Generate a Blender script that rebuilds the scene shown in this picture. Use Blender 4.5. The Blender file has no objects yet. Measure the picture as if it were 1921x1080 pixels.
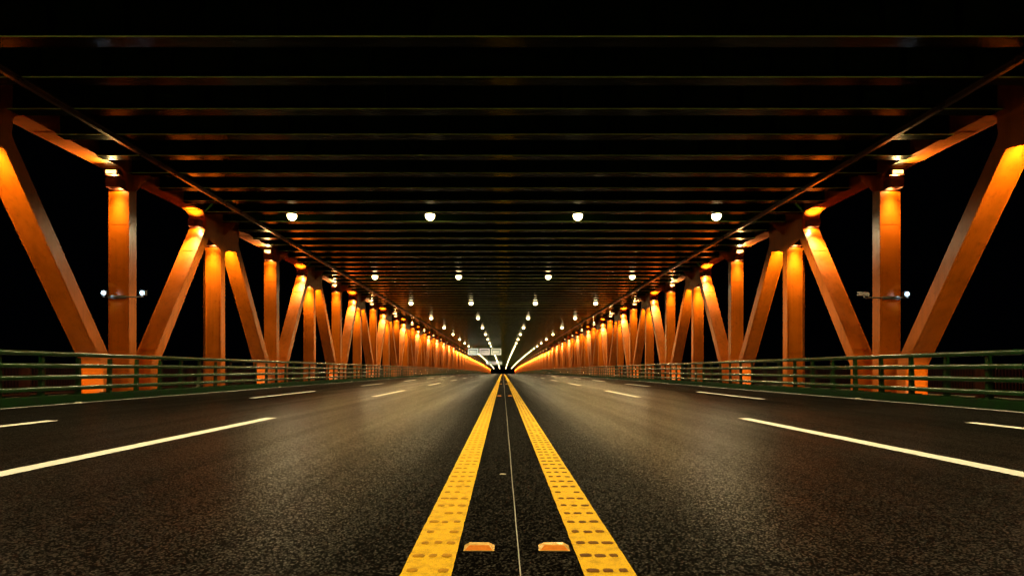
import bpy, bmesh, math, random
from mathutils import Vector, Matrix
random.seed(7)
SC = bpy.context.scene
COL = SC.collection

# ------------------------------------------------------------------ camera
HCAM = 0.91
cam_d = bpy.data.cameras.new('camera')
cam = bpy.data.objects.new('camera', cam_d); COL.objects.link(cam)
cam.location = (0, 0, HCAM); cam.rotation_euler = (math.radians(90), 0, 0)
cam_d.sensor_width = 36.0
cam_d.lens = 36.0 * 1120 / 1921
cam_d.shift_x = (960.5 - 943) / 1921
cam_d.shift_y = (693 - 540) / 1921
cam_d.clip_start = 0.05; cam_d.clip_end = 4000
SC.camera = cam

# ------------------------------------------------------------------ night sky, exposure
w = bpy.data.worlds.new('World'); SC.world = w; w.use_nodes = True
bg = w.node_tree.nodes['Background']
bg.inputs[0].default_value = (0.25, 0.35, 0.6, 1); bg.inputs[1].default_value = 0.0006
SC.view_settings.view_transform = 'Standard'; SC.view_settings.look = 'None'
SC.view_settings.exposure = 0; SC.view_settings.gamma = 1
SC.render.engine = 'CYCLES'
SC.cycles.use_light_tree = True
SC.cycles.use_denoising = True; SC.cycles.denoising_input_passes = 'RGB_ALBEDO'
SC.cycles.use_adaptive_sampling = False
SC.cycles.max_bounces = 4; SC.cycles.diffuse_bounces = 2; SC.cycles.glossy_bounces = 3
SC.cycles.sample_clamp_indirect = 4; SC.cycles.sample_clamp_direct = 60
SC.cycles.caustics_reflective = False; SC.cycles.caustics_refractive = False

# ------------------------------------------------------------------ measured layout (metres, y = distance ahead)
K = 1.3e-5                       # the deck is a shallow crest: z = -K y^2
def dz(y): return -K * y * abs(y)
P = 7.2                          # truss panel
XT_L, XT_R = -14.2, 14.33        # truss planes
ZC = 8.23                        # underside of the top chord
ZB = 8.15                        # underside of the cross beams
Y_END = 706
P_ROAD = 1950; P_DOWN_COL = 2500; P_DOWN_DIAG = 5000; P_UP = 300; P_FOOT = 34
WARM = (1.0, 0.80, 0.42); FLOOD = (1.0, 0.68, 0.22)

# ------------------------------------------------------------------ materials
def mat(name):
    m = bpy.data.materials.new(name); m.use_nodes = True
    nt = m.node_tree; b = nt.nodes['Principled BSDF']
    return m, nt, b
def N(nt, t, **kw):
    n = nt.nodes.new(t)
    for k, v in kw.items(): setattr(n, k, v)
    return n
def noise(nt, coord, scale, detail=4, rough=.55):
    n = N(nt, 'ShaderNodeTexNoise'); n.inputs['Scale'].default_value = scale
    n.inputs['Detail'].default_value = detail; n.inputs['Roughness'].default_value = rough
    nt.links.new(coord, n.inputs['Vector']); return n
def ramp(nt, fac, stops):
    r = N(nt, 'ShaderNodeValToRGB'); nt.links.new(fac, r.inputs[0])
    e = r.color_ramp.elements
    while len(e) < len(stops): e.new(.5)
    for i, (p, c) in enumerate(stops):
        e[i].position = p; e[i].color = (c[0], c[1], c[2], 1) if hasattr(c, '__len__') else (c, c, c, 1)
    return r
def painted(name, col, rough=.4, var=.25, scale=1.5, bump=.0, grime=None, spec=.5, metallic=0):
    m, nt, b = mat(name); L = nt.links
    g = N(nt, 'ShaderNodeNewGeometry')
    n = noise(nt, g.outputs['Position'], scale, 6, .6)
    lo = tuple(c * (1 - var) for c in col); hi = tuple(min(1, c * (1 + var)) for c in col)
    r = ramp(nt, n.outputs[0], [(.3, lo), (.7, hi)])
    out = r.outputs[0]
    if grime:
        n2 = noise(nt, g.outputs['Position'], scale * 6, 6, .7)
        r2 = ramp(nt, n2.outputs[0], [(.56, 0.), (.72, .7)])
        mx = N(nt, 'ShaderNodeMix', data_type='RGBA'); L.new(r2.outputs[0], mx.inputs[0])
        L.new(out, mx.inputs[6]); mx.inputs[7].default_value = (*grime, 1); out = mx.outputs[2]
    L.new(out, b.inputs['Base Color'])
    rr = ramp(nt, n.outputs[0], [(.3, rough * .8), (.7, min(1, rough * 1.25))])
    L.new(rr.outputs[0], b.inputs['Roughness'])
    b.inputs['Specular IOR Level'].default_value = spec
    b.inputs['Metallic'].default_value = metallic
    if bump:
        n3 = noise(nt, g.outputs['Position'], 60, 3)
        bp = N(nt, 'ShaderNodeBump'); bp.inputs['Strength'].default_value = bump; bp.inputs['Distance'].default_value = .01
        L.new(n3.outputs[0], bp.inputs['Height']); L.new(bp.outputs[0], b.inputs['Normal'])
    return m
def emissive(name, col, s):
    m, nt, b = mat(name)
    b.inputs['Base Color'].default_value = (.6, .6, .6, 1)
    b.inputs['Emission Color'].default_value = (*col, 1); b.inputs['Emission Strength'].default_value = s
    m.cycles.emission_sampling = 'NONE'
    return m

M_orange = painted('orange_steel_paint', (.39, .083, .0015), .34, .18, .8, bump=.12, spec=.38, grime=(.22, .040, .003))
_nt = M_orange.node_tree; _b = _nt.nodes['Principled BSDF']
_old = _b.inputs['Base Color'].links[0].from_socket
_g = N(_nt, 'ShaderNodeNewGeometry'); _mp = N(_nt, 'ShaderNodeMapping'); _mp.inputs['Scale'].default_value = (5, 5, .18)
_nt.links.new(_g.outputs['Position'], _mp.inputs[0]); _n = noise(_nt, _mp.outputs[0], 1.0, 5, .65)
_r = ramp(_nt, _n.outputs[0], [(.34, .80), (.52, 1.0)])
_mx = N(_nt, 'ShaderNodeMix', data_type='RGBA'); _mx.blend_type = 'MULTIPLY'; _mx.inputs[0].default_value = 1
_nt.links.new(_old, _mx.inputs[6]); _nt.links.new(_r.outputs[0], _mx.inputs[7]); _nt.links.new(_mx.outputs[2], _b.inputs['Base Color'])
M_house = painted('lamp_housing', (.10, .022, .010), .5, .15, 3)
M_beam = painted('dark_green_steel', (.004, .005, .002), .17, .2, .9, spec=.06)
M_web_lit = painted('green_lit_web_steel', (.010, .026, .004), .5, .3, .9, spec=.02)  # green paint, tinted stronger than the flanges to carry green light in its colour
M_edge_lit = painted('lit_flange_edge', (.42, .62, .18), .4, .3, 2.5, spec=.05)  # edge colour made pale and green to imitate light along the flange
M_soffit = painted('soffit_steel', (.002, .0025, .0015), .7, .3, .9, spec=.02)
M_green = painted('green_rail_paint', (.005, .028, .005), .22, .3, 2.0, grime=(.012, .022, .008), spec=.3)
M_kerb = painted('green_kerb_paint', (.003, .014, .002), .75, .4, 3.0, bump=.3, grime=(.012, .014, .008), spec=.03)
M_slab = painted('walkway_concrete', (.06, .055, .05), .85, .3, 2.0, bump=.5)
M_white = painted('white_road_paint', (.72, .70, .62), .6, .12, 9, bump=.5, grime=(.30, .28, .24))
M_red = painted('picket_paint', (.018, .004, .002), .6, .2, 2, spec=.05)
M_grey = painted('galvanised_grey', (.12, .12, .115), .4, .2, 4, metallic=.6)
M_dark = painted('black_frame', (.015, .015, .015), .5, .2, 4)
M_camw = painted('camera_white', (.6, .6, .58), .4, .1, 4)
M_lamp = emissive('lamp_glow', (1.0, .80, .36), 14); M_lamp.cycles.emission_sampling = 'FRONT'
M_flood = emissive('floodlight_glow', (1.0, .66, .20), 3.5)
M_blue = emissive('cool_white_led', (.30, .75, 1.0), 2.0)

def asphalt():
    m, nt, b = mat('asphalt'); L = nt.links
    g = N(nt, 'ShaderNodeNewGeometry'); pos = g.outputs['Position']
    big = noise(nt, pos, .35, 4)
    fine = noise(nt, pos, 120, 2)
    vor = N(nt, 'ShaderNodeTexVoronoi'); vor.inputs['Scale'].default_value = 105; L.new(pos, vor.inputs['Vector'])
    # stones: pale chips in dark binder
    chips = ramp(nt, vor.outputs['Color'], [(.60, (.0026, .0023, .0020)), (.95, (.050, .044, .034))])
    mx = N(nt, 'ShaderNodeMix', data_type='RGBA'); mx.blend_type = 'MULTIPLY'; mx.inputs[0].default_value = 1
    bigr = ramp(nt, big.outputs[0], [(.3, .65), (.7, 1.15)])
    L.new(chips.outputs[0], mx.inputs[6]); L.new(bigr.outputs[0], mx.inputs[7])
    L.new(mx.outputs[2], b.inputs['Base Color'])
    # long streaks of polish where wheels run
    mp = N(nt, 'ShaderNodeMapping'); mp.inputs['Scale'].default_value = (1.6, .035, 1); L.new(pos, mp.inputs[0])
    st = noise(nt, mp.outputs[0], 1.0, 5, .6)
    rr = ramp(nt, st.outputs[0], [(.3, .29), (.7, .38)])
    sr = ramp(nt, vor.outputs['Color'], [(.60, .002), (.95, .11)])
    sb_ = ramp(nt, st.outputs[0], [(.3, 1.25), (.7, .55)])
    sm = N(nt, 'ShaderNodeMath', operation='MULTIPLY'); L.new(sr.outputs[0], sm.inputs[0]); L.new(sb_.outputs[0], sm.inputs[1])
    # the strip between the yellow lines is never polished by tyres
    sx = N(nt, 'ShaderNodeSeparateXYZ'); L.new(pos, sx.inputs[0])
    ax = N(nt, 'ShaderNodeMath', operation='SUBTRACT'); L.new(sx.outputs[0], ax.inputs[0]); ax.inputs[1].default_value = .067
    ab = N(nt, 'ShaderNodeMath', operation='ABSOLUTE'); L.new(ax.outputs[0], ab.inputs[0])
    mr = N(nt, 'ShaderNodeMapRange'); L.new(ab.outputs[0], mr.inputs[0])
    mr.inputs[1].default_value = .3; mr.inputs[2].default_value = 1.6; mr.inputs[3].default_value = .12; mr.inputs[4].default_value = 1
    s2 = N(nt, 'ShaderNodeMath', operation='MULTIPLY'); L.new(sm.outputs[0], s2.inputs[0]); L.new(mr.outputs[0], s2.inputs[1])
    L.new(s2.outputs[0], b.inputs['Specular IOR Level'])
    mo = N(nt, 'ShaderNodeMapRange'); L.new(ab.outputs[0], mo.inputs[0])
    mo.inputs[1].default_value = 4.2; mo.inputs[2].default_value = 7.5; mo.inputs[3].default_value = 1; mo.inputs[4].default_value = .08
    s3 = N(nt, 'ShaderNodeMath', operation='MULTIPLY'); L.new(s2.outputs[0], s3.inputs[0]); L.new(mo.outputs[0], s3.inputs[1])
    L.new(s3.outputs[0], b.inputs['Specular IOR Level'])
    ro = N(nt, 'ShaderNodeMapRange'); L.new(ab.outputs[0], ro.inputs[0])
    ro.inputs[1].default_value = .3; ro.inputs[2].default_value = 1.6; ro.inputs[3].default_value = .3; ro.inputs[4].default_value = 0
    ra = N(nt, 'ShaderNodeMath', operation='ADD'); L.new(rr.outputs[0], ra.inputs[0]); L.new(ro.outputs[0], ra.inputs[1])
    L.new(ra.outputs[0], b.inputs['Roughness'])
    add = N(nt, 'ShaderNodeMath', operation='ADD'); L.new(vor.outputs['Distance'], add.inputs[0])
    mf = N(nt, 'ShaderNodeMath', operation='MULTIPLY'); L.new(fine.outputs[0], mf.inputs[0]); mf.inputs[1].default_value = .8
    L.new(mf.outputs[0], add.inputs[1])
    bp = N(nt, 'ShaderNodeBump'); bp.inputs['Strength'].default_value = .22; bp.inputs['Distance'].default_value = .004
    L.new(add.outputs[0], bp.inputs['Height'])
    bw = N(nt, 'ShaderNodeBump'); bw.inputs['Strength'].default_value = .05; bw.inputs['Distance'].default_value = .02
    wv = noise(nt, pos, 1.3, 3); L.new(wv.outputs[0], bw.inputs['Height'])
    L.new(bw.outputs[0], bp.inputs['Normal']); L.new(bp.outputs[0], b.inputs['Normal'])
    return m
M_asph = asphalt()
def yellow():
    m, nt, b = mat('yellow_road_paint'); L = nt.links
    g = N(nt, 'ShaderNodeNewGeometry'); pos = g.outputs['Position']
    n = noise(nt, pos, 14, 8, .7); n2 = noise(nt, pos, 300, 2)
    r = ramp(nt, n.outputs[0], [(.28, (.50, .27, .006)), (.52, (.88, .51, .006))])
    sp = ramp(nt, n2.outputs[0], [(.34, .45), (.52, 1.)])
    mx = N(nt, 'ShaderNodeMix', data_type='RGBA'); mx.blend_type = 'MULTIPLY'; mx.inputs[0].default_value = 1
    L.new(r.outputs[0], mx.inputs[6]); L.new(sp.outputs[0], mx.inputs[7]); L.new(mx.outputs[2], b.inputs['Base Color'])
    b.inputs['Roughness'].default_value = .6; b.inputs['Specular IOR Level'].default_value = .04
    bp = N(nt, 'ShaderNodeBump'); bp.inputs['Strength'].default_value = .5; bp.inputs['Distance'].default_value = .003
    L.new(n2.outputs[0], bp.inputs['Height']); L.new(bp.outputs[0], b.inputs['Normal'])
    return m
M_yel = yellow()
M_yeldirtshade = painted('shaded_dirty_yellow_bump', (.17, .07, .008), .7, .35, 25, bump=.6, spec=.05)  # bump colour darkened for its shaded near side as well as dirt
M_yelwornshade = painted('shaded_rubbed_yellow_bump', (.42, .20, .008), .7, .35, 25, bump=.6, spec=.05)  # lighter where rubbed, still darkened to paint in the shaded side
M_amber = painted('amber_reflector', (.95, .26, .03), .15, .2, 60)
M_amberedge = painted('amber_edge', (.95, .55, .15), .2, .2, 60)

# ------------------------------------------------------------------ mesh helpers
class MB:
    def __init__(s): s.v = []; s.f = []; s.m = []; s.mats = []
    def mi(s, m):
        if m not in s.mats: s.mats.append(m)
        return s.mats.index(m)
    def hexa(s, p, m):                      # 8 points: bottom ring 0-3, top ring 4-7
        o = len(s.v); s.v += [tuple(q) for q in p]; k = s.mi(m)
        for f in ((3,2,1,0),(4,5,6,7),(0,1,5,4),(1,2,6,5),(2,3,7,6),(3,0,4,7)):
            s.f.append(tuple(o+i for i in f)); s.m.append(k)
    def box(s, x0, x1, y0, y1, z0, z1, m):
        s.hexa([(x0,y0,z0),(x1,y0,z0),(x1,y1,z0),(x0,y1,z0),(x0,y0,z1),(x1,y0,z1),(x1,y1,z1),(x0,y1,z1)], m)
    def ribbon(s, L, R, x0, x1, m):         # outline in (y,z): L and R edges with equal counts, thickness along x
        o = len(s.v); n = len(L); k = s.mi(m)
        for x in (x0, x1):
            for (y, z) in L: s.v.append((x, y, z))
            for (y, z) in R: s.v.append((x, y, z))
        A = lambda side, e, i: o + side*2*n + e*n + i
        for i in range(n-1):
            s.f.append((A(0,0,i),A(0,0,i+1),A(0,1,i+1),A(0,1,i)))
            s.f.append((A(1,0,i),A(1,1,i),A(1,1,i+1),A(1,0,i+1)))
            s.f.append((A(0,0,i),A(1,0,i),A(1,0,i+1),A(0,0,i+1)))
            s.f.append((A(0,1,i),A(0,1,i+1),A(1,1,i+1),A(1,1,i)))
            s.m += [k]*4
        s.f.append((A(0,0,0),A(0,1,0),A(1,1,0),A(1,0,0))); s.f.append((A(0,0,n-1),A(1,0,n-1),A(1,1,n-1),A(0,1,n-1))); s.m += [k]*2
    def prism(s, poly, a0, a1, axis, m):    # poly extruded on 'x','y' or 'z'
        o = len(s.v); n = len(poly); k = s.mi(m)
        for a in (a0, a1):
            for (p, q) in poly:
                s.v.append({'x': (a,p,q), 'y': (p,a,q), 'z': (p,q,a)}[axis])
        s.f.append(tuple(o+i for i in range(n))); s.f.append(tuple(o+n+i for i in reversed(range(n)))); s.m += [k]*2
        for i in range(n):
            j = (i+1) % n; s.f.append((o+i, o+n+i, o+n+j, o+j)); s.m.append(k)
    def tube(s, a, b, r, m, n=10, r2=None):
        a = Vector(a); b = Vector(b); d = (b-a).normalized(); r2 = r if r2 is None else r2
        u = d.orthogonal().normalized(); v = d.cross(u); o = len(s.v); k = s.mi(m)
        for c, rr in ((a, r), (b, r2)):
            for i in range(n):
                t = 2*math.pi*i/n; s.v.append(tuple(c + u*math.cos(t)*rr + v*math.sin(t)*rr))
        s.f.append(tuple(o+i for i in reversed(range(n)))); s.f.append(tuple(o+n+i for i in range(n))); s.m += [k]*2
        for i in range(n):
            j = (i+1) % n; s.f.append((o+i, o+j, o+n+j, o+n+i)); s.m.append(k)
    def lathe(s, prof, c, m, n=16):         # profile (r,z) round z axis
        o = len(s.v); k = s.mi(m)
        for (r, z) in prof:
            for i in range(n):
                t = 2*math.pi*i/n; s.v.append((c[0]+r*math.cos(t), c[1]+r*math.sin(t), c[2]+z))
        for q in range(len(prof)-1):
            for i in range(n):
                j = (i+1) % n; s.f.append((o+q*n+i, o+q*n+j, o+(q+1)*n+j, o+(q+1)*n+i)); s.m.append(k)
    def sweep(s, sec, ys, m, closed=True, x=0):      # section (x,z) swept along the crest curve
        o = len(s.v); n = len(sec); k = s.mi(m)
        for y in ys:
            for (px, pz) in sec: s.v.append((x+px, y, pz + dz(y)))
        for q in range(len(ys)-1):
            for i in range(n if closed else n-1):
                j = (i+1) % n; s.f.append((o+q*n+i, o+(q+1)*n+i, o+(q+1)*n+j, o+q*n+j)); s.m.append(k)
        if closed:
            s.f.append(tuple(o+i for i in range(n))); s.f.append(tuple(o+(len(ys)-1)*n+i for i in reversed(range(n)))); s.m += [k]*2
    def mesh(s, name, smooth=False):
        me = bpy.data.meshes.new(name); me.from_pydata(s.v, [], s.f)
        for m in s.mats: me.materials.append(m)
        me.polygons.foreach_set('material_index', s.m)
        bm = bmesh.new(); bm.from_mesh(me); bmesh.ops.recalc_face_normals(bm, faces=bm.faces); bm.to_mesh(me); bm.free()
        if smooth:
            me.polygons.foreach_set('use_smooth', [True]*len(me.polygons))
        me.update(); return me
def link(name, data, parent=None, loc=(0,0,0), rot=(0,0,0)):
    o = bpy.data.objects.new(name, data); COL.objects.link(o); o.parent = parent
    o.location = loc; o.rotation_euler = rot; return o
def tag(o, label=None, cat=None, group=None, kind=None):
    if label: o['label'] = label
    if cat: o['category'] = cat
    if group: o['group'] = group
    if kind: o['kind'] = kind
    return o
def srange(a, b, st):
    out = []; y = a
    while y < b - 1e-6: out.append(y); y += st
    return out + [b]
ONES = ['','first','second','third','fourth','fifth','sixth','seventh','eighth','ninth','tenth','eleventh','twelfth','thirteenth','fourteenth','fifteenth','sixteenth','seventeenth','eighteenth','nineteenth']
TENS = ['','','twenty','thirty','forty','fifty','sixty','seventy','eighty','ninety']
def ordn(n):
    if n < 20: return ONES[n]
    t, u = divmod(n, 10)
    if u == 0: return TENS[t][:-1] + 'ieth'
    return TENS[t] + '-' + ONES[u]
YS = srange(-30, Y_END, 7.2)
YS_ROAD = srange(-30, 760, 4.0)

# ------------------------------------------------------------------ setting: road, markings, kerbs, walkways, river
b = MB(); b.sweep([(-11.85, 0), (11.4, 0)], YS_ROAD, M_asph, closed=False)
tag(link('road', b.mesh('road')), kind='structure')
b = MB(); b.box(-1500, 1500, -400, 3000, -40.2, -40, painted('river_water', (.004, .006, .008), .2, .3, .05))
tag(link('water', b.mesh('water')), kind='structure')
for x0, x1 in ((-17.2, -12.26), (11.81, 17.3)):
    b = MB(); b.sweep([(x0, -.35), (x1, -.35), (x1, -.05), (x0, -.05)], YS, M_slab)
    tag(link('walkway', b.mesh('walkway')), kind='structure')
for x0, x1 in ((-12.25, -11.85), (11.4, 11.8)):
    s = -1 if x0 < 0 else 1
    xi, xo = (x1, x0) if s < 0 else (x0, x1)
    sec = [(xi, -.1), (xi, .0), (xi + s*.03, .19), (xi + s*.06, .22), (xo, .22), (xo, -.1)]
    if s > 0: sec = sec[::-1]
    b = MB(); b.sweep(sec, YS, M_kerb); tag(link('kerb', b.mesh('kerb')), kind='structure')
def strip(bm_, x0, x1, y0, y1, m, z=.004, st=4.0):
    bm_.sweep([(x0, z), (x1, z)], srange(y0, y1, st), m, closed=False)
def ragged(bm_, x0, x1, y0, y1, m, z, amp):
    o = len(bm_.v); k = bm_.mi(m); ys = srange(y0, min(y1, 25), .06) + (srange(25.5, y1, 2.0) if y1 > 26 else [])
    for y in ys:
        a = amp if y < 25 else 0
        bm_.v.append((x0 + random.gauss(0, a), y, z + dz(y))); bm_.v.append((x1 + random.gauss(0, a), y, z + dz(y)))
    for i in range(len(ys)-1): bm_.f.append((o+2*i, o+2*i+1, o+2*i+3, o+2*i+2)); bm_.m.append(k)
# yellow vibration lines
for i, (x0, x1) in enumerate(((-.454, -.227), (.361, .592))):
    b = MB(); ragged(b, x0, x1, -5, 700, M_yel, .005, .0010)
    o = tag(link('yellow_line', b.mesh('yellow_line')), kind='structure')
    b = MB(); y = 2.05; wd = (x1-x0)
    while y < 48:
        for c in (.2, .5, .8):
            cx = x0 + wd*c + random.gauss(0, .002); cy = y + random.gauss(0, .004); hx = wd*random.uniform(.085, .138); hy = .026; hz = random.uniform(.0045, .006)
            o0 = len(b.v); k = b.mi(M_yelwornshade if i == 0 else M_yeldirtshade); n = 8
            if random.random() < .05: continue
            for (rs, zz) in ((1, .001), (.72, hz*.8), (.35, hz)):
                for q in range(n):
                    t = 2*math.pi*q/n
                    ct, sn = math.cos(t+.393), math.sin(t+.393); ct = math.copysign(abs(ct)**.5, ct); sn = math.copysign(abs(sn)**.5, sn)
                    b.v.append((cx + hx*rs*ct*.98, cy + hy*rs*sn, .005 + zz + dz(y)))
            for r_ in range(2):
                for q in range(n):
                    j = (q+1) % n; b.f.append((o0+r_*n+q, o0+r_*n+j, o0+(r_+1)*n+j, o0+(r_+1)*n+q)); b.m.append(k)
            b.f.append(tuple(o0+2*n+q for q in range(n))); b.m.append(k)
        y += .215
    tag(link('line_bumps', b.mesh('line_bumps'), o))
# thin pale joint between the yellow lines
M_seam = painted('joint_sealant', (.34, .32, .27), .6, .3, 12, spec=.1)
b = MB(); k = b.mi(M_seam); ys = srange(-3, 30, .12) + srange(32, 220, 3); wob = 0
for y in ys:
    wob = wob*.96 + random.gauss(0, .0004); hw = .0028 if y < 30 else .006
    b.v.append((.08 + wob - hw, y, .004 + dz(y))); b.v.append((.08 + wob + hw, y, .004 + dz(y)))
for i in range(len(ys)-1): b.f.append((2*i, 2*i+1, 2*i+3, 2*i+2)); b.m.append(k)
tag(link('road_joint', b.mesh('road_joint')), kind='structure')
# dashed and edge lines
for xc, y0, per in ((-4.41, 5.2, 15.2), (4.48, 5.1, 14.9), (-8.1, 4.6, 14.8), (8.03, 4.2, 14.4)):
    b = MB(); y = y0 - per
    while y < 330: strip(b, xc-.075, xc+.145, y-.15, y+6.1, M_white, .004, 2.0); y += per
    tag(link('lane_marking', b.mesh('lane_marking')), kind='structure')
for x0, x1 in ((-11.72, -11.60), (11.02, 11.14)):
    b = MB(); strip(b, x0, x1, -20, 700, M_white); tag(link('edge_line', b.mesh('edge_line')), kind='structure')
# deck soffit above the beams
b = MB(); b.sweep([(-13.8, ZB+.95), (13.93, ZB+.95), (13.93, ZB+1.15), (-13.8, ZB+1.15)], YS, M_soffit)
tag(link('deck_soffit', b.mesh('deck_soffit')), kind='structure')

# ------------------------------------------------------------------ cross beams
def beam_mesh(detail):
    b = MB(); xl, xr = -13.79, 13.92
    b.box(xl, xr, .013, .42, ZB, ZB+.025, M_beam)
    b.box(xl, xr, 0, .012, ZB-.001, ZB+.026, M_edge_lit)
    b.box(xl, xr, .20, .22, ZB+.026, ZB+.945, M_web_lit)
    if detail:
        x = .05 - 8*1.67
        while x < 13.6:
            b.box(x-.012, x+.012, .04, .196, ZB+.028, ZB+.94, M_web_lit)
            x += 1.67
    return b.mesh('cross_beam')
bmA, bmB = beam_mesh(True), beam_mesh(False)
nb = 0; y = 13.0 - 1.8*8; yb = []
while y < 700: yb.append(y); y += 1.8
rest = MB(); vis = 0
for y in yb:
    if y > 11.5: vis += 1
    if vis <= 292:
        o = link('cross_beam', bmA if y < 120 else bmB, None, (0, y, dz(y)))
        if y < 11.5: lab = 'dark green steel cross beam overhead, nearer than the topmost one in view'
        elif vis == 1: lab = 'topmost and widest green steel cross beam, its web tinted green as if lit'
        elif vis <= 60: lab = '%s dark steel cross beam from the top of the picture' % ordn(vis)
        else: lab = 'thin distant cross beam in the dark ribs of the ceiling near the vanishing point'
        tag(o, lab, 'beam', 'steel cross beams carrying the upper deck', 'thing')
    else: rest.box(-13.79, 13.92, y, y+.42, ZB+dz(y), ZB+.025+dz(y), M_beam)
tag(link('far_cross_beams', rest.mesh('far_cross_beams')), 'mass of farthest cross beams at the dark end of the ceiling', 'beams', None, 'stuff')
# service rail slung under the beams, each side
for s, lab in ((-1, 'thin steel service rail under the ceiling along the left truss'), (1, 'thin steel service rail under the ceiling along the right truss')):
    b = MB(); x = s*11.95
    b.sweep([(x-.06, ZB-.16), (x+.06, ZB-.16), (x+.06, ZB-.145), (x+.01, ZB-.145), (x+.01, ZB-.03), (x+.06, ZB-.03), (x+.06, ZB-.004), (x-.06, ZB-.004), (x-.06, ZB-.03), (x-.01, ZB-.03), (x-.01, ZB-.145), (x-.06, ZB-.145)], YS, painted('service_rail_steel', (.04, .014, .005), .3, .2, 2))
    tag(link('service_rail', b.mesh('service_rail')), lab, 'rail', 'service rails under the ceiling')

# ------------------------------------------------------------------ truss
def lathe_flare(z, z0, r):
    t = max(0, min(1, (z - z0)/(ZC - z0))); return r*(1 - math.sqrt(max(0, 1 - t*t)))
def member_mesh(name, cen, hw, zs, flare, detail):
    L = []; R = []
    for z in zs:
        c = cen(z); h = hw(z); f = lathe_flare(z, ZC-.55, flare)
        L.append((c-h-f, z)); R.append((c+h+f, z))
    b = MB()
    if detail:
        b.ribbon(L, R, -.38, -.35, M_orange); b.ribbon(L, R, .35, .38, M_orange)
        ins = .035
        for zs_ in (1.75, 6.3):
            c, h = cen(zs_), hw(zs_); g = (cen(zs_+.02)-cen(zs_-.02))/.04
            for sx in (-1, 1):
                xa, xb = sorted((sx*.381, sx*.389))
                b.prism([(c-h+.02-g*.22, zs_-.22), (c+h-.02-g*.22, zs_-.22), (c+h-.02+g*.22, zs_+.22), (c-h+.02+g*.22, zs_+.22)], xa, xb, 'x', M_orange)
                for dz_ in (-.17, -.1, -.03, .04, .11, .18):
                    for f_ in (-.6, -.2, .2, .6):
                        yy = c + h*f_ + g*dz_; xc_, xd_ = sorted((sx*.390, sx*.401))
                        b.box(xc_, xd_, yy-.012, yy+.012, zs_+dz_-.012, zs_+dz_+.012, M_orange)
            yf_ = c - h
            b.box(-.31, .31, yf_+.030, yf_+.0349, zs_-.012, zs_+.012, M_orange)
        b.ribbon([(y+ins, z) for y, z in L], [(y-ins, z) for y, z in R], -.349, .349, M_orange)
    else: b.ribbon(L, R, -.38, .38, M_orange)
    return b
ZS = [-.3, .3, .7, .9, 1.0, 1.1, 1.2, 1.35, 1.6, 2.5, 4, 5.5, 6.6, 7.0, 7.2, 7.35, 7.5, 7.65, 7.72, 7.8, 7.88, 7.96, 8.03, 8.09, 8.14, 8.18, 8.21, 8.23]
def col_c(z): return 0
def col_h(z): return .225
Y0, Y1, Z0, Z1 = 1.4, 5.75, 1.1, 7.45
def diag_raw(z): return Y0 if z < Z0 else (Y1 if z > Z1 else Y0 + (Y1-Y0)*(z-Z0)/(Z1-Z0))
def diag_c(z): return sum(diag_raw(z + t*.05) for t in range(-5, 6))/11
def diag_h(z):
    g = (diag_c(z+.02) - diag_c(z-.02))/.04
    return .235*math.sqrt(1 + g*g)
col_near = member_mesh('shaft', col_c, col_h, ZS, .5, True).mesh('column_shaft')
dg_near = member_mesh('shaft', diag_c, diag_h, ZS, .45, True).mesh('brace_shaft')   # leans to +y going up
# splice plates with bolts, seen as thin lines across the members
def floodlight(ydir, wd=.50, hh=.30, z=0):
    """lamp box on the face that looks along -y; origin on the face, bottom at 0"""
    b = MB(); d0, d1 = -.42, -.02
    b.box(-wd/2, wd/2, d0, d0+.02, 0, hh, M_house); b.box(-wd/2, wd/2, d1-.02, d1, 0, hh, M_house)
    b.box(-wd/2, -wd/2+.02, d0+.021, d1-.021, 0, hh, M_house); b.box(wd/2-.02, wd/2, d0+.021, d1-.021, 0, hh, M_house)
    b.box(-wd/2+.001, wd/2-.001, d0+.001, d1-.001, hh, hh+.03, M_house)
    b.box(-wd/2+.05, -wd/2+.08, d1, d1+.04, .05, hh-.05, M_house); b.box(wd/2-.08, wd/2-.05, d1, d1+.04, .05, hh-.05, M_house)
    return b.mesh('floodlight')
FL = floodlight(-1)
bl = MB(); bl.box(-.2, .2, -.37, -.07, .20, .215, M_flood); LENS = bl.mesh('lens')
bl = MB(); bl.box(-.18, .18, -.40, -.37, .02, .14, M_flood); bl.box(-.25, .25, -.369, -.05, -.01, .17, M_house); GLOW = bl.mesh('node_light')
# knee bracket between column top and cross beam (towards +x = inner side; mirrored by rotation)
bk = MB(); bk.prism([(.383, ZC-.03), (1.05, ZC-.08), (.95, ZC-.2), (.5, ZC-.68), (.383, ZC-.68)], -.02, .02, 'y', M_orange)
KNEE = bk.mesh('knee_bracket')
# gusset plates of the top nodes
gp = [(-1.75, ZC-.01), (-1.72, 7.75), (-1.66, 7.45), (-1.78, 7.1), (-1.2, 6.98), (-.6, 6.88), (-.23, 6.75), (.23, 6.75), (.6, 6.88), (1.2, 6.98), (1.78, 7.1), (1.66, 7.45), (1.72, 7.75), (1.75, ZC-.01)]
gb = MB(); gb.prism(gp, .383, .40, 'x', M_orange); gb.prism(gp, -.40, -.383, 'x', M_orange)
for s in (-1, 1):                                       # rows of bolts
    for yy in (-1.6, -1.25, 1.25, 1.6):
        for zz in (7.25, 7.45, 7.65, 7.85): gb.box(s*.408-.008, s*.408+.008, yy-.02, yy+.02, zz-.02, zz+.02, M_orange)
GUSS = gb.mesh('gusset_plate')
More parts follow.
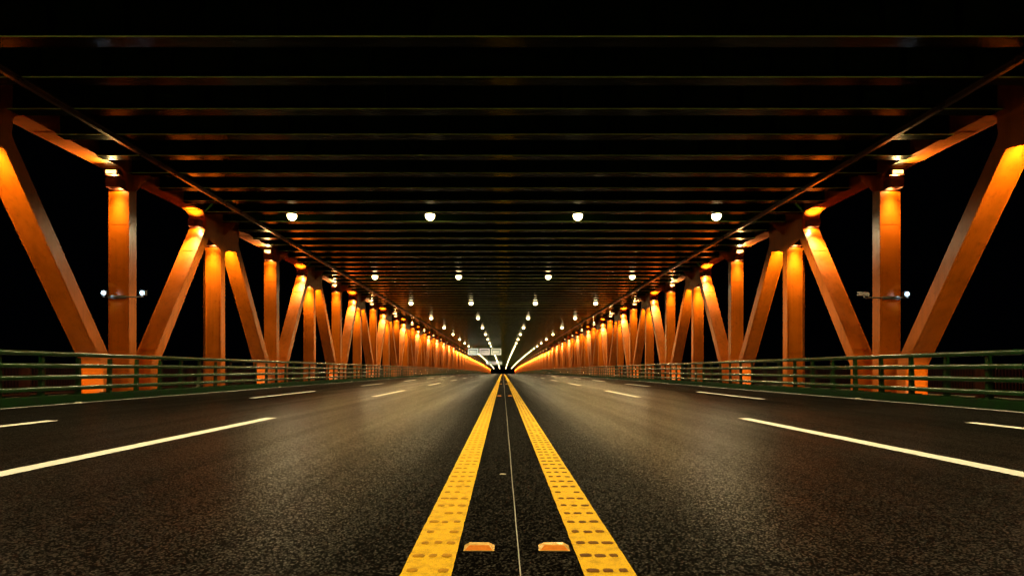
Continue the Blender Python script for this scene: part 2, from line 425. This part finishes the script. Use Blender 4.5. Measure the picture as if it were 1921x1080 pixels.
# splice collars
sb = MB()
for z in (1.72,):
    for s in (-1, 1):
        sb.box(-.30, .30, s*.19-.004 if s > 0 else -.212, s*.19+.022 if s > 0 else -.186, z, z+.02, M_orange)
COLLAR = sb.mesh('splice')
def far_member(cen, hw, flare, yoff, zl):
    b = member_mesh('far', cen, hw, [-.3, 1.1, 1.35, 4, 7.2, 7.7, 8.05, 8.23], flare, False)
    yf = cen(zl+.1) - hw(zl+.1)
    b.box(-.25, .25, yf-.42, yf-.02, zl, zl+.33, M_house)
    return b
fc = far_member(col_c, col_h, .45, 0, 7.55); fc.box(-.22, .22, -.62, -.3, 7.98, 8.16, M_flood); COL_FAR = fc.mesh('truss_column')
COL_FAR_T = far_member(col_c, col_h, .45, 0, 6.95).mesh('truss_column')
DG_FAR = far_member(diag_c, diag_h, .4, 0, 7.5).mesh('diagonal_brace')
# mirrored brace for the far side of a top node
def mirror_mesh(me, name):
    m2 = me.copy(); m2.name = name
    bm = bmesh.new(); bm.from_mesh(m2)
    for v in bm.verts: v.co.y = -v.co.y
    bmesh.ops.reverse_faces(bm, faces=bm.faces); bm.to_mesh(m2); bm.free(); return m2
dg_near_m = mirror_mesh(dg_near, 'brace_shaft')
fm = member_mesh('far', lambda z: -diag_c(z), diag_h, [-.3, 1.1, 1.35, 4, 7.2, 7.7, 8.05, 8.23], .4, False)
fm.box(-.25, .25, -diag_c(7.6)-diag_h(7.6)-.42, -diag_c(7.6)-diag_h(7.6)-.02, 7.5, 7.83, M_house); DG_FAR_M = fm.mesh('diagonal_brace')

LT = {}
def spot(key, power, color, size, blend=.6, radius=.08):
    if key in LT: return LT[key]
    l = bpy.data.lights.new(key, 'SPOT'); l.energy = power; l.color = color
    l.spot_size = math.radians(size); l.spot_blend = blend; l.shadow_soft_size = radius
    LT[key] = l; return l
def aim(o, target):
    d = Vector(target) - Vector(o.location); o.rotation_euler = d.to_track_quat('-Z', 'Y').to_euler()
def put_spot(parent, key, power, color, size, loc, target, blend=.6, radius=.08):
    o = link(key, spot(key, power, color, size, blend, radius), parent, loc); aim(o, target); return o

NB = 48
def side_name(s): return 'left' if s < 0 else 'right'
def build_truss(s, XT):
    inner = Matrix.Identity(4)
    for n in range(0, 2*NB+1):
        y = 7.9 + P*n
        if y > Y_END: break
        isB = (n % 2 == 0); near = y < 175
        sd = side_name(s)
        root_rot = 0
        # column
        if n == 0: lab = 'orange truss column beside the camera, just out of frame on the %s' % sd
        elif n == 1: lab = 'orange truss column at the %s picture edge, only its top plate in view' % sd
        elif n <= 36:
            lab = '%s orange truss column on the %s, %s' % (ordn(n-1), sd, 'braces meeting at its foot' if isB else 'braces meeting at its top')
        else: lab = 'tiny far orange truss column in the glowing row on the %s' % sd
        grp = 'orange steel columns of the %s truss' % sd
        if near:
            t = tag(link('truss_column', None, None, (XT, y, dz(y))), lab, 'column', grp)
            link('shaft', col_near, t)
            zl = 7.55 if isB else 6.95
            fl = link('floodlight', FL, t, (0, -.20, zl)); link('lens', LENS, fl)
            k = link('knee_bracket', KNEE, t, (0, 0, 0), (0, 0, math.pi if s > 0 else 0))
            if isB:
                link('node_light', GLOW, t, (0, -.28, 8.0))
                put_spot(t, 'node_uplight', P_UP, FLOOD, 150, (0, -.5, 7.93), (0, -.75, 8.2), radius=.05)
                put_spot(t, 'chord_wash', P_UP*4, FLOOD, 75, (0, -.62, 7.85), (0, -3.2, 8.3), .9, .06)
                put_spot(t, 'column_downlight' if isB else 'top_node_downlight', P_DOWN_COL*(.5 if isB else .9), FLOOD, 64, (0, -.56, zl+.04), (0, -.10, zl-3.0), 1.0, .20); put_spot(t, 'column_wash', 60, FLOOD, 150, (.03, -.36, zl+.10), (0, -.34, zl-1), .3, .05)
            else:
                link('gusset_plate', GUSS, t)
                put_spot(t, 'column_downlight' if isB else 'top_node_downlight', P_DOWN_COL*(.5 if isB else .9), FLOOD, 64, (0, -.56, zl+.04), (0, -.10, zl-3.0), 1.0, .20); put_spot(t, 'column_wash', 60, FLOOD, 150, (.03, -.36, zl+.10), (0, -.34, zl-1), .3, .05)
        else:
            t = tag(link('truss_column', COL_FAR if isB else COL_FAR_T, None, (XT, y, dz(y))), lab, 'column', grp)
            put_spot(t, 'far_column_downlight', P_DOWN_COL*3.5, FLOOD, 70, (0, -.60, 7.5), (0, -.18, 5.0), .8)
        if isB:
            for up in (1, -1):          # +1 rises away from the camera, -1 rises towards it
                if up < 0 and n == 0: continue
                if up > 0 and y + P > Y_END: continue
                num = n + (1 if up > 0 else 0)     # 2 -> first seen
                grp = 'orange diagonal braces of the %s truss' % sd
                if num <= 1: lab = 'orange diagonal brace beside the camera on the %s, out of frame' % sd
                elif num <= 36: lab = '%s slanting orange brace from the %s edge of the picture, %s' % (ordn(num-1), sd, 'top leaning away' if up > 0 else 'top leaning nearer')
                else: lab = 'tiny far slanting brace in the glowing row on the %s' % sd
                if near:
                    t = tag(link('diagonal_brace', None, None, (XT, y, dz(y))), lab, 'brace', grp)
                    link('shaft', dg_near if up > 0 else dg_near_m, t)
                else: t = tag(link('diagonal_brace', DG_FAR if up > 0 else DG_FAR_M, None, (XT, y, dz(y))), lab, 'brace', grp)
                zl = 7.5
                yf = up*diag_c(zl) - diag_h(zl)
                if near:
                    fl = link('floodlight', FL, t, (0, yf+.03, zl)); link('lens', LENS, fl)
                yt = up*diag_c(zl-2.6) - diag_h(zl-2.6)
                key = 'brace_downlight' if near else 'far_brace_downlight'
                put_spot(t, key, P_DOWN_DIAG*(1 if near else 2.6), FLOOD, 62 if near else 70, (0, yf-.40, zl+.05), (0, yt, zl-2.8), 1.0, .18)
                if near: put_spot(t, 'brace_wash', 80, FLOOD, 150, (.03, yf-.18, zl+.1), (0, yf-.18, zl-1), .3, .05)
                if near: put_spot(t, 'brace_uplight', P_UP*.8, FLOOD, 105, (0, yf-.5, zl+.34), (0, yf-.3, zl+1.0), radius=.05)
            if 1 <= n:
                if near:
                    pass
for s, XT in ((-1, XT_L), (1, XT_R)): build_truss(s, XT)
# uplights standing on the walkway in front of the lower nodes
bu = MB(); bu.box(-.2, .2, -.12, .12, 0, .05, M_dark); bu.box(-.16, .16, -.09, .09, .05, .14, M_house); UPB = bu.mesh('housing')
for s, XT in ((-1, XT_L), (1, XT_R)):
    for n in range(0, 12, 1):
        y = 7.9 + 14.4*n
        lab = ('small ground uplight at the foot of the %s meeting of braces on the %s' % (ordn(n), side_name(s))) if n else 'small ground uplight beside the camera on the %s walkway' % side_name(s)
        o = tag(link('ground_uplight', UPB, None, (XT, y-2.5, dz(y)-.05)), lab, 'light', 'ground uplights along the truss feet')
        put_spot(o, 'foot_uplight', P_FOOT, FLOOD, 85, (0, 0, .2), (0, 2.2, 1.1), .6, .06)
# chords
for s, XT in ((-1, XT_L), (1, XT_R)):
    b = MB(); zc = ZC
    b.sweep([(XT-.35, zc+.03), (XT+.35, zc+.03), (XT+.35, zc+.95), (XT-.35, zc+.95)], YS, M_orange)
    b.sweep([(XT-.38, zc), (XT-.351, zc), (XT-.351, zc+.97), (XT-.38, zc+.97)], YS, M_orange)
    b.sweep([(XT+.351, zc), (XT+.38, zc), (XT+.38, zc+.97), (XT+.351, zc+.97)], YS, M_orange)
    chd = link('top_chord', b.mesh('top_chord'))
    for q in range(14):
        yy = 11.6 + 7.2*q; pb = MB(); pb.box(XT-.33, XT+.33, -.3, .3, zc+.018, zc+.029, M_orange)
        for u in range(5):
            for v in range(6): pb.box(XT-.28+u*.14-.013, XT-.28+u*.14+.013, -.25+v*.1-.013, -.25+v*.1+.013, zc+.006, zc+.0175, M_orange)
        link('splice_plate', pb.mesh('splice_plate'), chd, (0, yy, dz(yy)))
    tag(chd, 'long orange steel chord joining the column tops on the %s' % side_name(s), 'girder', 'top chords of the two trusses')
# drain pipes beside the second columns
for s, XT in ((-1, XT_L), (1, XT_R)):
    b = MB(); b.tube((0, 0, 0), (0, 0, 8.2), .045, M_orange, 12)
    for z in (1.5, 4, 6.6): b.box(-.06 if s > 0 else -.06, .06, -.06, .06, z, z+.05, M_orange); b.box(-.02, .02, -.02, .02, z+.05, z+.08, M_orange)
    xo = XT + s*.55
    b.box(min(0, -s*.2), max(0, -s*.2), -.015, .015, 4.01, 4.04, M_orange)
    yy = 7.9 + P*3
    tag(link('drain_pipe', b.mesh('drain_pipe'), None, (xo, yy, dz(yy))), 'thin vertical drain pipe behind the second orange column on the %s' % side_name(s), 'pipe', 'drain pipes')

# ------------------------------------------------------------------ ceiling lamps
lb = MB(); lb.tube((0, 0, .30), (0, 0, .17), .03, M_dark, 8); lb.lathe([(.0, .19), (.10, .18), (.17, .12), (.24, .03), (.25, 0), (.23, 0)], (0, 0, 0), M_dark, 16)
LH = lb.mesh('housing', True)
lb = MB(); lb.lathe([(.22*math.cos(a), -.05-.22*math.sin(a)) for a in [math.radians(q) for q in range(-15, 90, 15)]] + [(.001, -.27)], (0, 0, .0), M_lamp, 12); LD = lb.mesh('diffuser', True)
zlamp = HCAM + 7.19
rownm = {0: 'outer left', 1: 'inner left', 2: 'inner right', 3: 'outer right'}
for j, x in enumerate((-9.78, -3.37, 3.49, 9.92)):
    for i in range(-2, 38):
        y = 27.5 + 18*i
        if y > 690: break
        if i < 0: lab = 'bell ceiling lamp above the camera in the %s row, out of frame' % rownm[j]
        elif i == 0: lab = 'nearest and largest glowing ceiling lamp of the %s row' % rownm[j]
        elif i < 22: lab = '%s glowing ceiling lamp of the %s row from the camera' % (ordn(i+1), rownm[j])
        else: lab = 'tiny far lamp in the bright thread of the %s row' % rownm[j]
        t = tag(link('ceiling_lamp', None, None, (x, y+.21, zlamp+dz(y))), lab, 'lamp', 'ceiling lamps in the %s row' % rownm[j])
        link('housing', LH, t).scale = (1, 1, 1)
        link('diffuser', LD, t)
        put_spot(t, 'road_light', P_ROAD, WARM, 165, (0, 0, -.36), (0, 0, -3), .35, .18)
LH_top = None

# ------------------------------------------------------------------ railings
def rounded(cx, cz, w_, h_, r):
    pts = []
    for (sx, sz, a0) in ((1, 1, 0), (-1, 1, 90), (-1, -1, 180), (1, -1, 270)):
        for q in range(3):
            a = math.radians(a0 + q*45); pts.append((cx + sx*(w_/2-r) + r*math.cos(a), cz + sz*(h_/2-r) + r*math.sin(a)))
    return pts
def post_mesh(s):
    b = MB()      # curved plate post, outboard of the rails
    b.prism([(s*.07, .222), (s*.20, .222), (s*.18, .6), (s*.17, 1.0), (s*.15, 1.25), (s*.07, 1.25)][::s], -.05, .05, 'y', M_green)
    b.box(min(s*.02, s*.36), max(s*.02, s*.36), -.11, .11, .2205, .24, M_green)
    return b.mesh('post')
for s, x, zt in ((-1, -11.93, 1.39), (1, 11.48, 1.36)):
    sd = side_name(s)
    t = tag(link('steel_railing', None, None, (0, 0, 0)), 'dark green steel railing of four tubes along the %s kerb' % sd, 'railing', 'green railings along the road')
    for q, z in enumerate((zt, zt-.315, zt-.62, zt-.92)):
        b = MB(); sec = rounded(0, z-.06, .12, .12, .035)
        b.sweep(sec, YS, M_green, x=x); link('rail', b.mesh('rail', True), t)
    pm = post_mesh(s); y = 14.25 - 1.35*6; cnt = 0; rest = MB()
    while y < 500:
        if cnt < 100: link('post', pm, t, (x, y, dz(y)))
        else: rest.box(x+min(s*.07, s*.25), x+max(s*.07, s*.25), y-.07, y+.07, .222+dz(y), 1.25+dz(y), M_green)
        cnt += 1; y += 1.35
    tag(link('far_posts', rest.mesh('far_posts'), t), kind='stuff')
# outer picket fences
for s in (-1, 1):
    xf = 16.4*s; sd = side_name(s)
    t = tag(link('picket_fence', None, None, (0, 0, 0)), 'low rusty red picket fence on the outer walkway edge at the %s' % sd, 'fence', 'outer walkway fences')
    for z in (.0, .95):
        b = MB(); b.sweep(rounded(0, z+.06, .06, .06, .02), YS, M_red, x=xf); link('rail', b.mesh('rail'), t)
    b = MB(); y = 4
    while y < 130: b.box(xf-.011, xf+.011, y-.011, y+.011, .08+dz(y), 1.0+dz(y), M_red); y += .13
    link('pickets', b.mesh('pickets'), t)
    b = MB()
    for yo in (-.11, .11): b.box(-.05, .05, yo-.05, yo+.05, -.05, 1.08, M_red)
    pm = b.mesh('post'); y = 20.5 - 10.8
    while y < 200: link('post', pm, t, (xf, y, dz(y))); y += 10.8

# ------------------------------------------------------------------ road studs
def stud_parts(tilt):
    b = MB()     # tapered body with sloped faces
    w2, d2, h2 = .078, .05, .024
    b.hexa([(-w2,-d2,0),(w2,-d2,0),(w2,d2,0),(-w2,d2,0),(-w2*.62,-d2*.35,h2),(w2*.62,-d2*.35,h2),(w2*.62,d2*.35,h2),(-w2*.62,d2*.35,h2)], M_amberedge)
    body = b.mesh('body')
    f = MB()     # reflector strip set into the sloped front face
    def P_(u, v): # u -1..1 across, v 0..1 up the front slope
        ww = w2 + (w2*.62-w2)*v; return (u*ww*.92, -d2 + (d2*.65)*v - .0015, h2*v + .001)
    o = [P_(-1, .08), P_(1, .08), P_(1, .85), P_(-1, .85)]
    f.v = o + [(p[0], p[1]+.0014, p[2]-.0004) for p in o]; k = f.mi(M_amber)
    for q in ((0,1,2,3),(7,6,5,4),(0,4,5,1),(1,5,6,2),(2,6,7,3),(3,7,4,0)): f.f.append(q); f.m.append(k)
    return body, f.mesh('reflector')
SB, SR = stud_parts(0)
for i in range(8):
    y = 3.05 + 17.7*i
    for x, sd in ((-.12, 'left'), (.262, 'right')):
        lab = 'amber road stud nearest the camera, inside the %s yellow line' % sd if i == 0 else '%s amber road stud from the camera inside the %s yellow line' % (ordn(i+1), sd)
        t = tag(link('road_stud', None, None, (x, y, .001+dz(y)), (0, 0, random.uniform(-.04, .04))), lab, 'road stud', 'amber studs between the yellow lines')
        link('body', SB, t); link('reflector', SR, t)
M_studw = painted('pale_stud', (.7, .66, .5), .25, .1, 40)
b = MB(); b.hexa([(-.08,-.05,0),(.08,-.05,0),(.08,.05,0),(-.08,.05,0),(-.05,-.025,.028),(.05,-.025,.028),(.05,.025,.028),(-.05,.025,.028)], M_studw); b.box(-.045, .045, -.045, -.040, .004, .012, M_grey); SW = b.mesh('road_stud')
for x, y0, sd in ((-11.62, 16.35, 'left'), (11.06, 18.6, 'right')):
    for i in range(7):
        y = y0 + 14.8*i
        tag(link('road_stud', SW, None, (x, y, .006+dz(y))), '%s pale road stud on the %s edge line, counted from the camera' % (ordn(i+1), sd), 'road stud', 'pale studs on the edge lines')
b = MB(); b.hexa([(-.03,-.012,0),(.025,-.016,0),(.032,.01,0),(-.02,.014,0),(-.02,-.008,.004),(.018,-.01,.006),(.022,.006,.003),(-.014,.009,.005)], M_studw)
tag(link('paper_scrap', b.mesh('paper_scrap'), None, (0.0, 5.2, .002)), 'tiny pale scrap lying on asphalt between the yellow lines', 'litter')

# ------------------------------------------------------------------ overhead signs
def sign(x, y, zb, tint, lab, grp, rows):
    t = tag(link('overhead_sign', None, None, (x, y, dz(y)+zb)), lab, 'sign', grp)
    m_f = emissive('sign_face', tint, .62); m_f.node_tree.nodes['Principled BSDF'].inputs['Base Color'].default_value = (.12, .12, .12, 1); m_f.node_tree.nodes['Principled BSDF'].inputs['Specular IOR Level'].default_value = .05; W, H = 3.0, 1.92
    b = MB(); b.box(-W/2, W/2, 0, .12, 0, H, m_f); link('panel', b.mesh('panel'), t)
    b = MB(); a, c = .36, .34
    for (x0, x1, z0, z1) in ((-W/2+a, W/2-a, c, c+.14), (-W/2+a, W/2-a, H-c-.14, H-c), (-W/2+a, -W/2+a+.14, c+.141, H-c-.141), (W/2-a-.14, W/2-a, c+.141, H-c-.141)):
        b.box(x0, x1, -.008, -.002, z0, z1, M_dark)
    link('border', b.mesh('border'), t)
    b = MB(); random.seed(int(x*10)+int(y))
    for (zz, hh) in rows:
        xx = -W/2 + a + .2
        while xx < W/2 - a - .3:
            ww = random.uniform(.08, .2); b.box(xx, xx+ww, -.008, -.002, zz, zz+hh, M_grey); xx += ww + .05
    link('lettering', b.mesh('lettering'), t)
    b = MB()
    for xx in (-1.0, 1.0): b.box(xx-.04, xx+.04, .13, .21, .2, ZB - zb + .0, M_grey)
    link('hanger', b.mesh('hanger'), t)
for (y, zb, wd) in ((175, 5.6, 'near'), (370, 5.85, 'far')):
    for x, tint, nm in ((-8.66, (.90, 1.0, .72), 'greenish white'), (-5.3, (1.0, .84, .62), 'pinkish'), (-1.94, (1.0, .95, .55), 'yellowish')):
        pos = {'greenish white': 'leftmost', 'pinkish': 'middle', 'yellowish': 'rightmost'}[nm]
        sign(x, y, zb, tint, '%s %s lit panel in the %s row of three overhead signs' % (pos, nm, 'nearer larger' if wd == 'near' else 'farther smaller'),
             'three lane signs in the %s row' % wd, [(1.22, .16), (.95, .12), (.7, .12)] if nm != 'yellowish' else [(1.2, .14), (.62, .1)])

# ------------------------------------------------------------------ camera brackets on the first column each side
def bracket(name, x0, x1, y, z, lab):
    b = MB(); b.tube((x0, 0, 0), (x1, 0, 0), .028, M_grey, 8)
    b.box(XT_-.3, XT_+.3, .0, .08, -.06, .06, M_grey)
    return tag(link(name, b.mesh(name), None, (0, y, z)), lab, 'bracket')
def led(x, y, z, lab):
    t = tag(link('security_light', None, None, (x, y, z)), lab, 'security light', 'cool white security lights on the first columns')
    b = MB(); b.box(-.10, .10, -.03, .12, -.09, .09, M_dark); b.box(-.03, .03, -.03, .03, -.15, -.09, M_grey); link('housing', b.mesh('housing'), t)
    b = MB(); b.lathe([(.001, .03), (.05, .02), (.075, -.0), (.05, -.0), (.001, 0)], (0, 0, 0), M_blue, 14)
    o = link('lens', b.mesh('lens'), t, (0, -.032, 0), (math.radians(90), 0, 0))
    l = spot('led_light', 14, (.6, .85, 1), 120, .5, .04); q = link('led_light', l, t, (0, -.12, 0), (math.radians(80), 0, 0))
XT_ = XT_L; yb_ = 22.3 - .34
bracket('mounting_bar', -14.72, -13.30, yb_, 3.58, 'thin grey bar clamped across the first left column, a light at each end')
led(-14.60, yb_-.1, 3.72, 'cool white light left of the first left column')
led(-13.19, yb_-.1, 3.72, 'cool white light right of the first left column')
XT_ = XT_R
bracket('mounting_bar', 13.35, 14.85, yb_, 3.55, 'thin grey bar clamped across the first right column')
led(14.79, yb_-.1, 3.68, 'cool white light right of the first right column')
t = tag(link('security_camera', None, None, (13.30, yb_, 3.58)), 'small white security camera on an arm left of the first right column', 'camera')
b = MB(); b.prism([(-.22, .06), (.14, .03), (.16, .10), (.13, .16), (-.22, .19)], -.07, .07, 'y', M_camw); link('body', b.mesh('body'), t)
b = MB(); b.tube((-.235, 0, .12), (-.22, 0, .12), .045, M_dark, 12); link('lens', b.mesh('lens'), t)
b = MB(); b.tube((0, 0, -.03), (0, 0, .05), .02, M_camw, 8); link('arm', b.mesh('arm'), t)
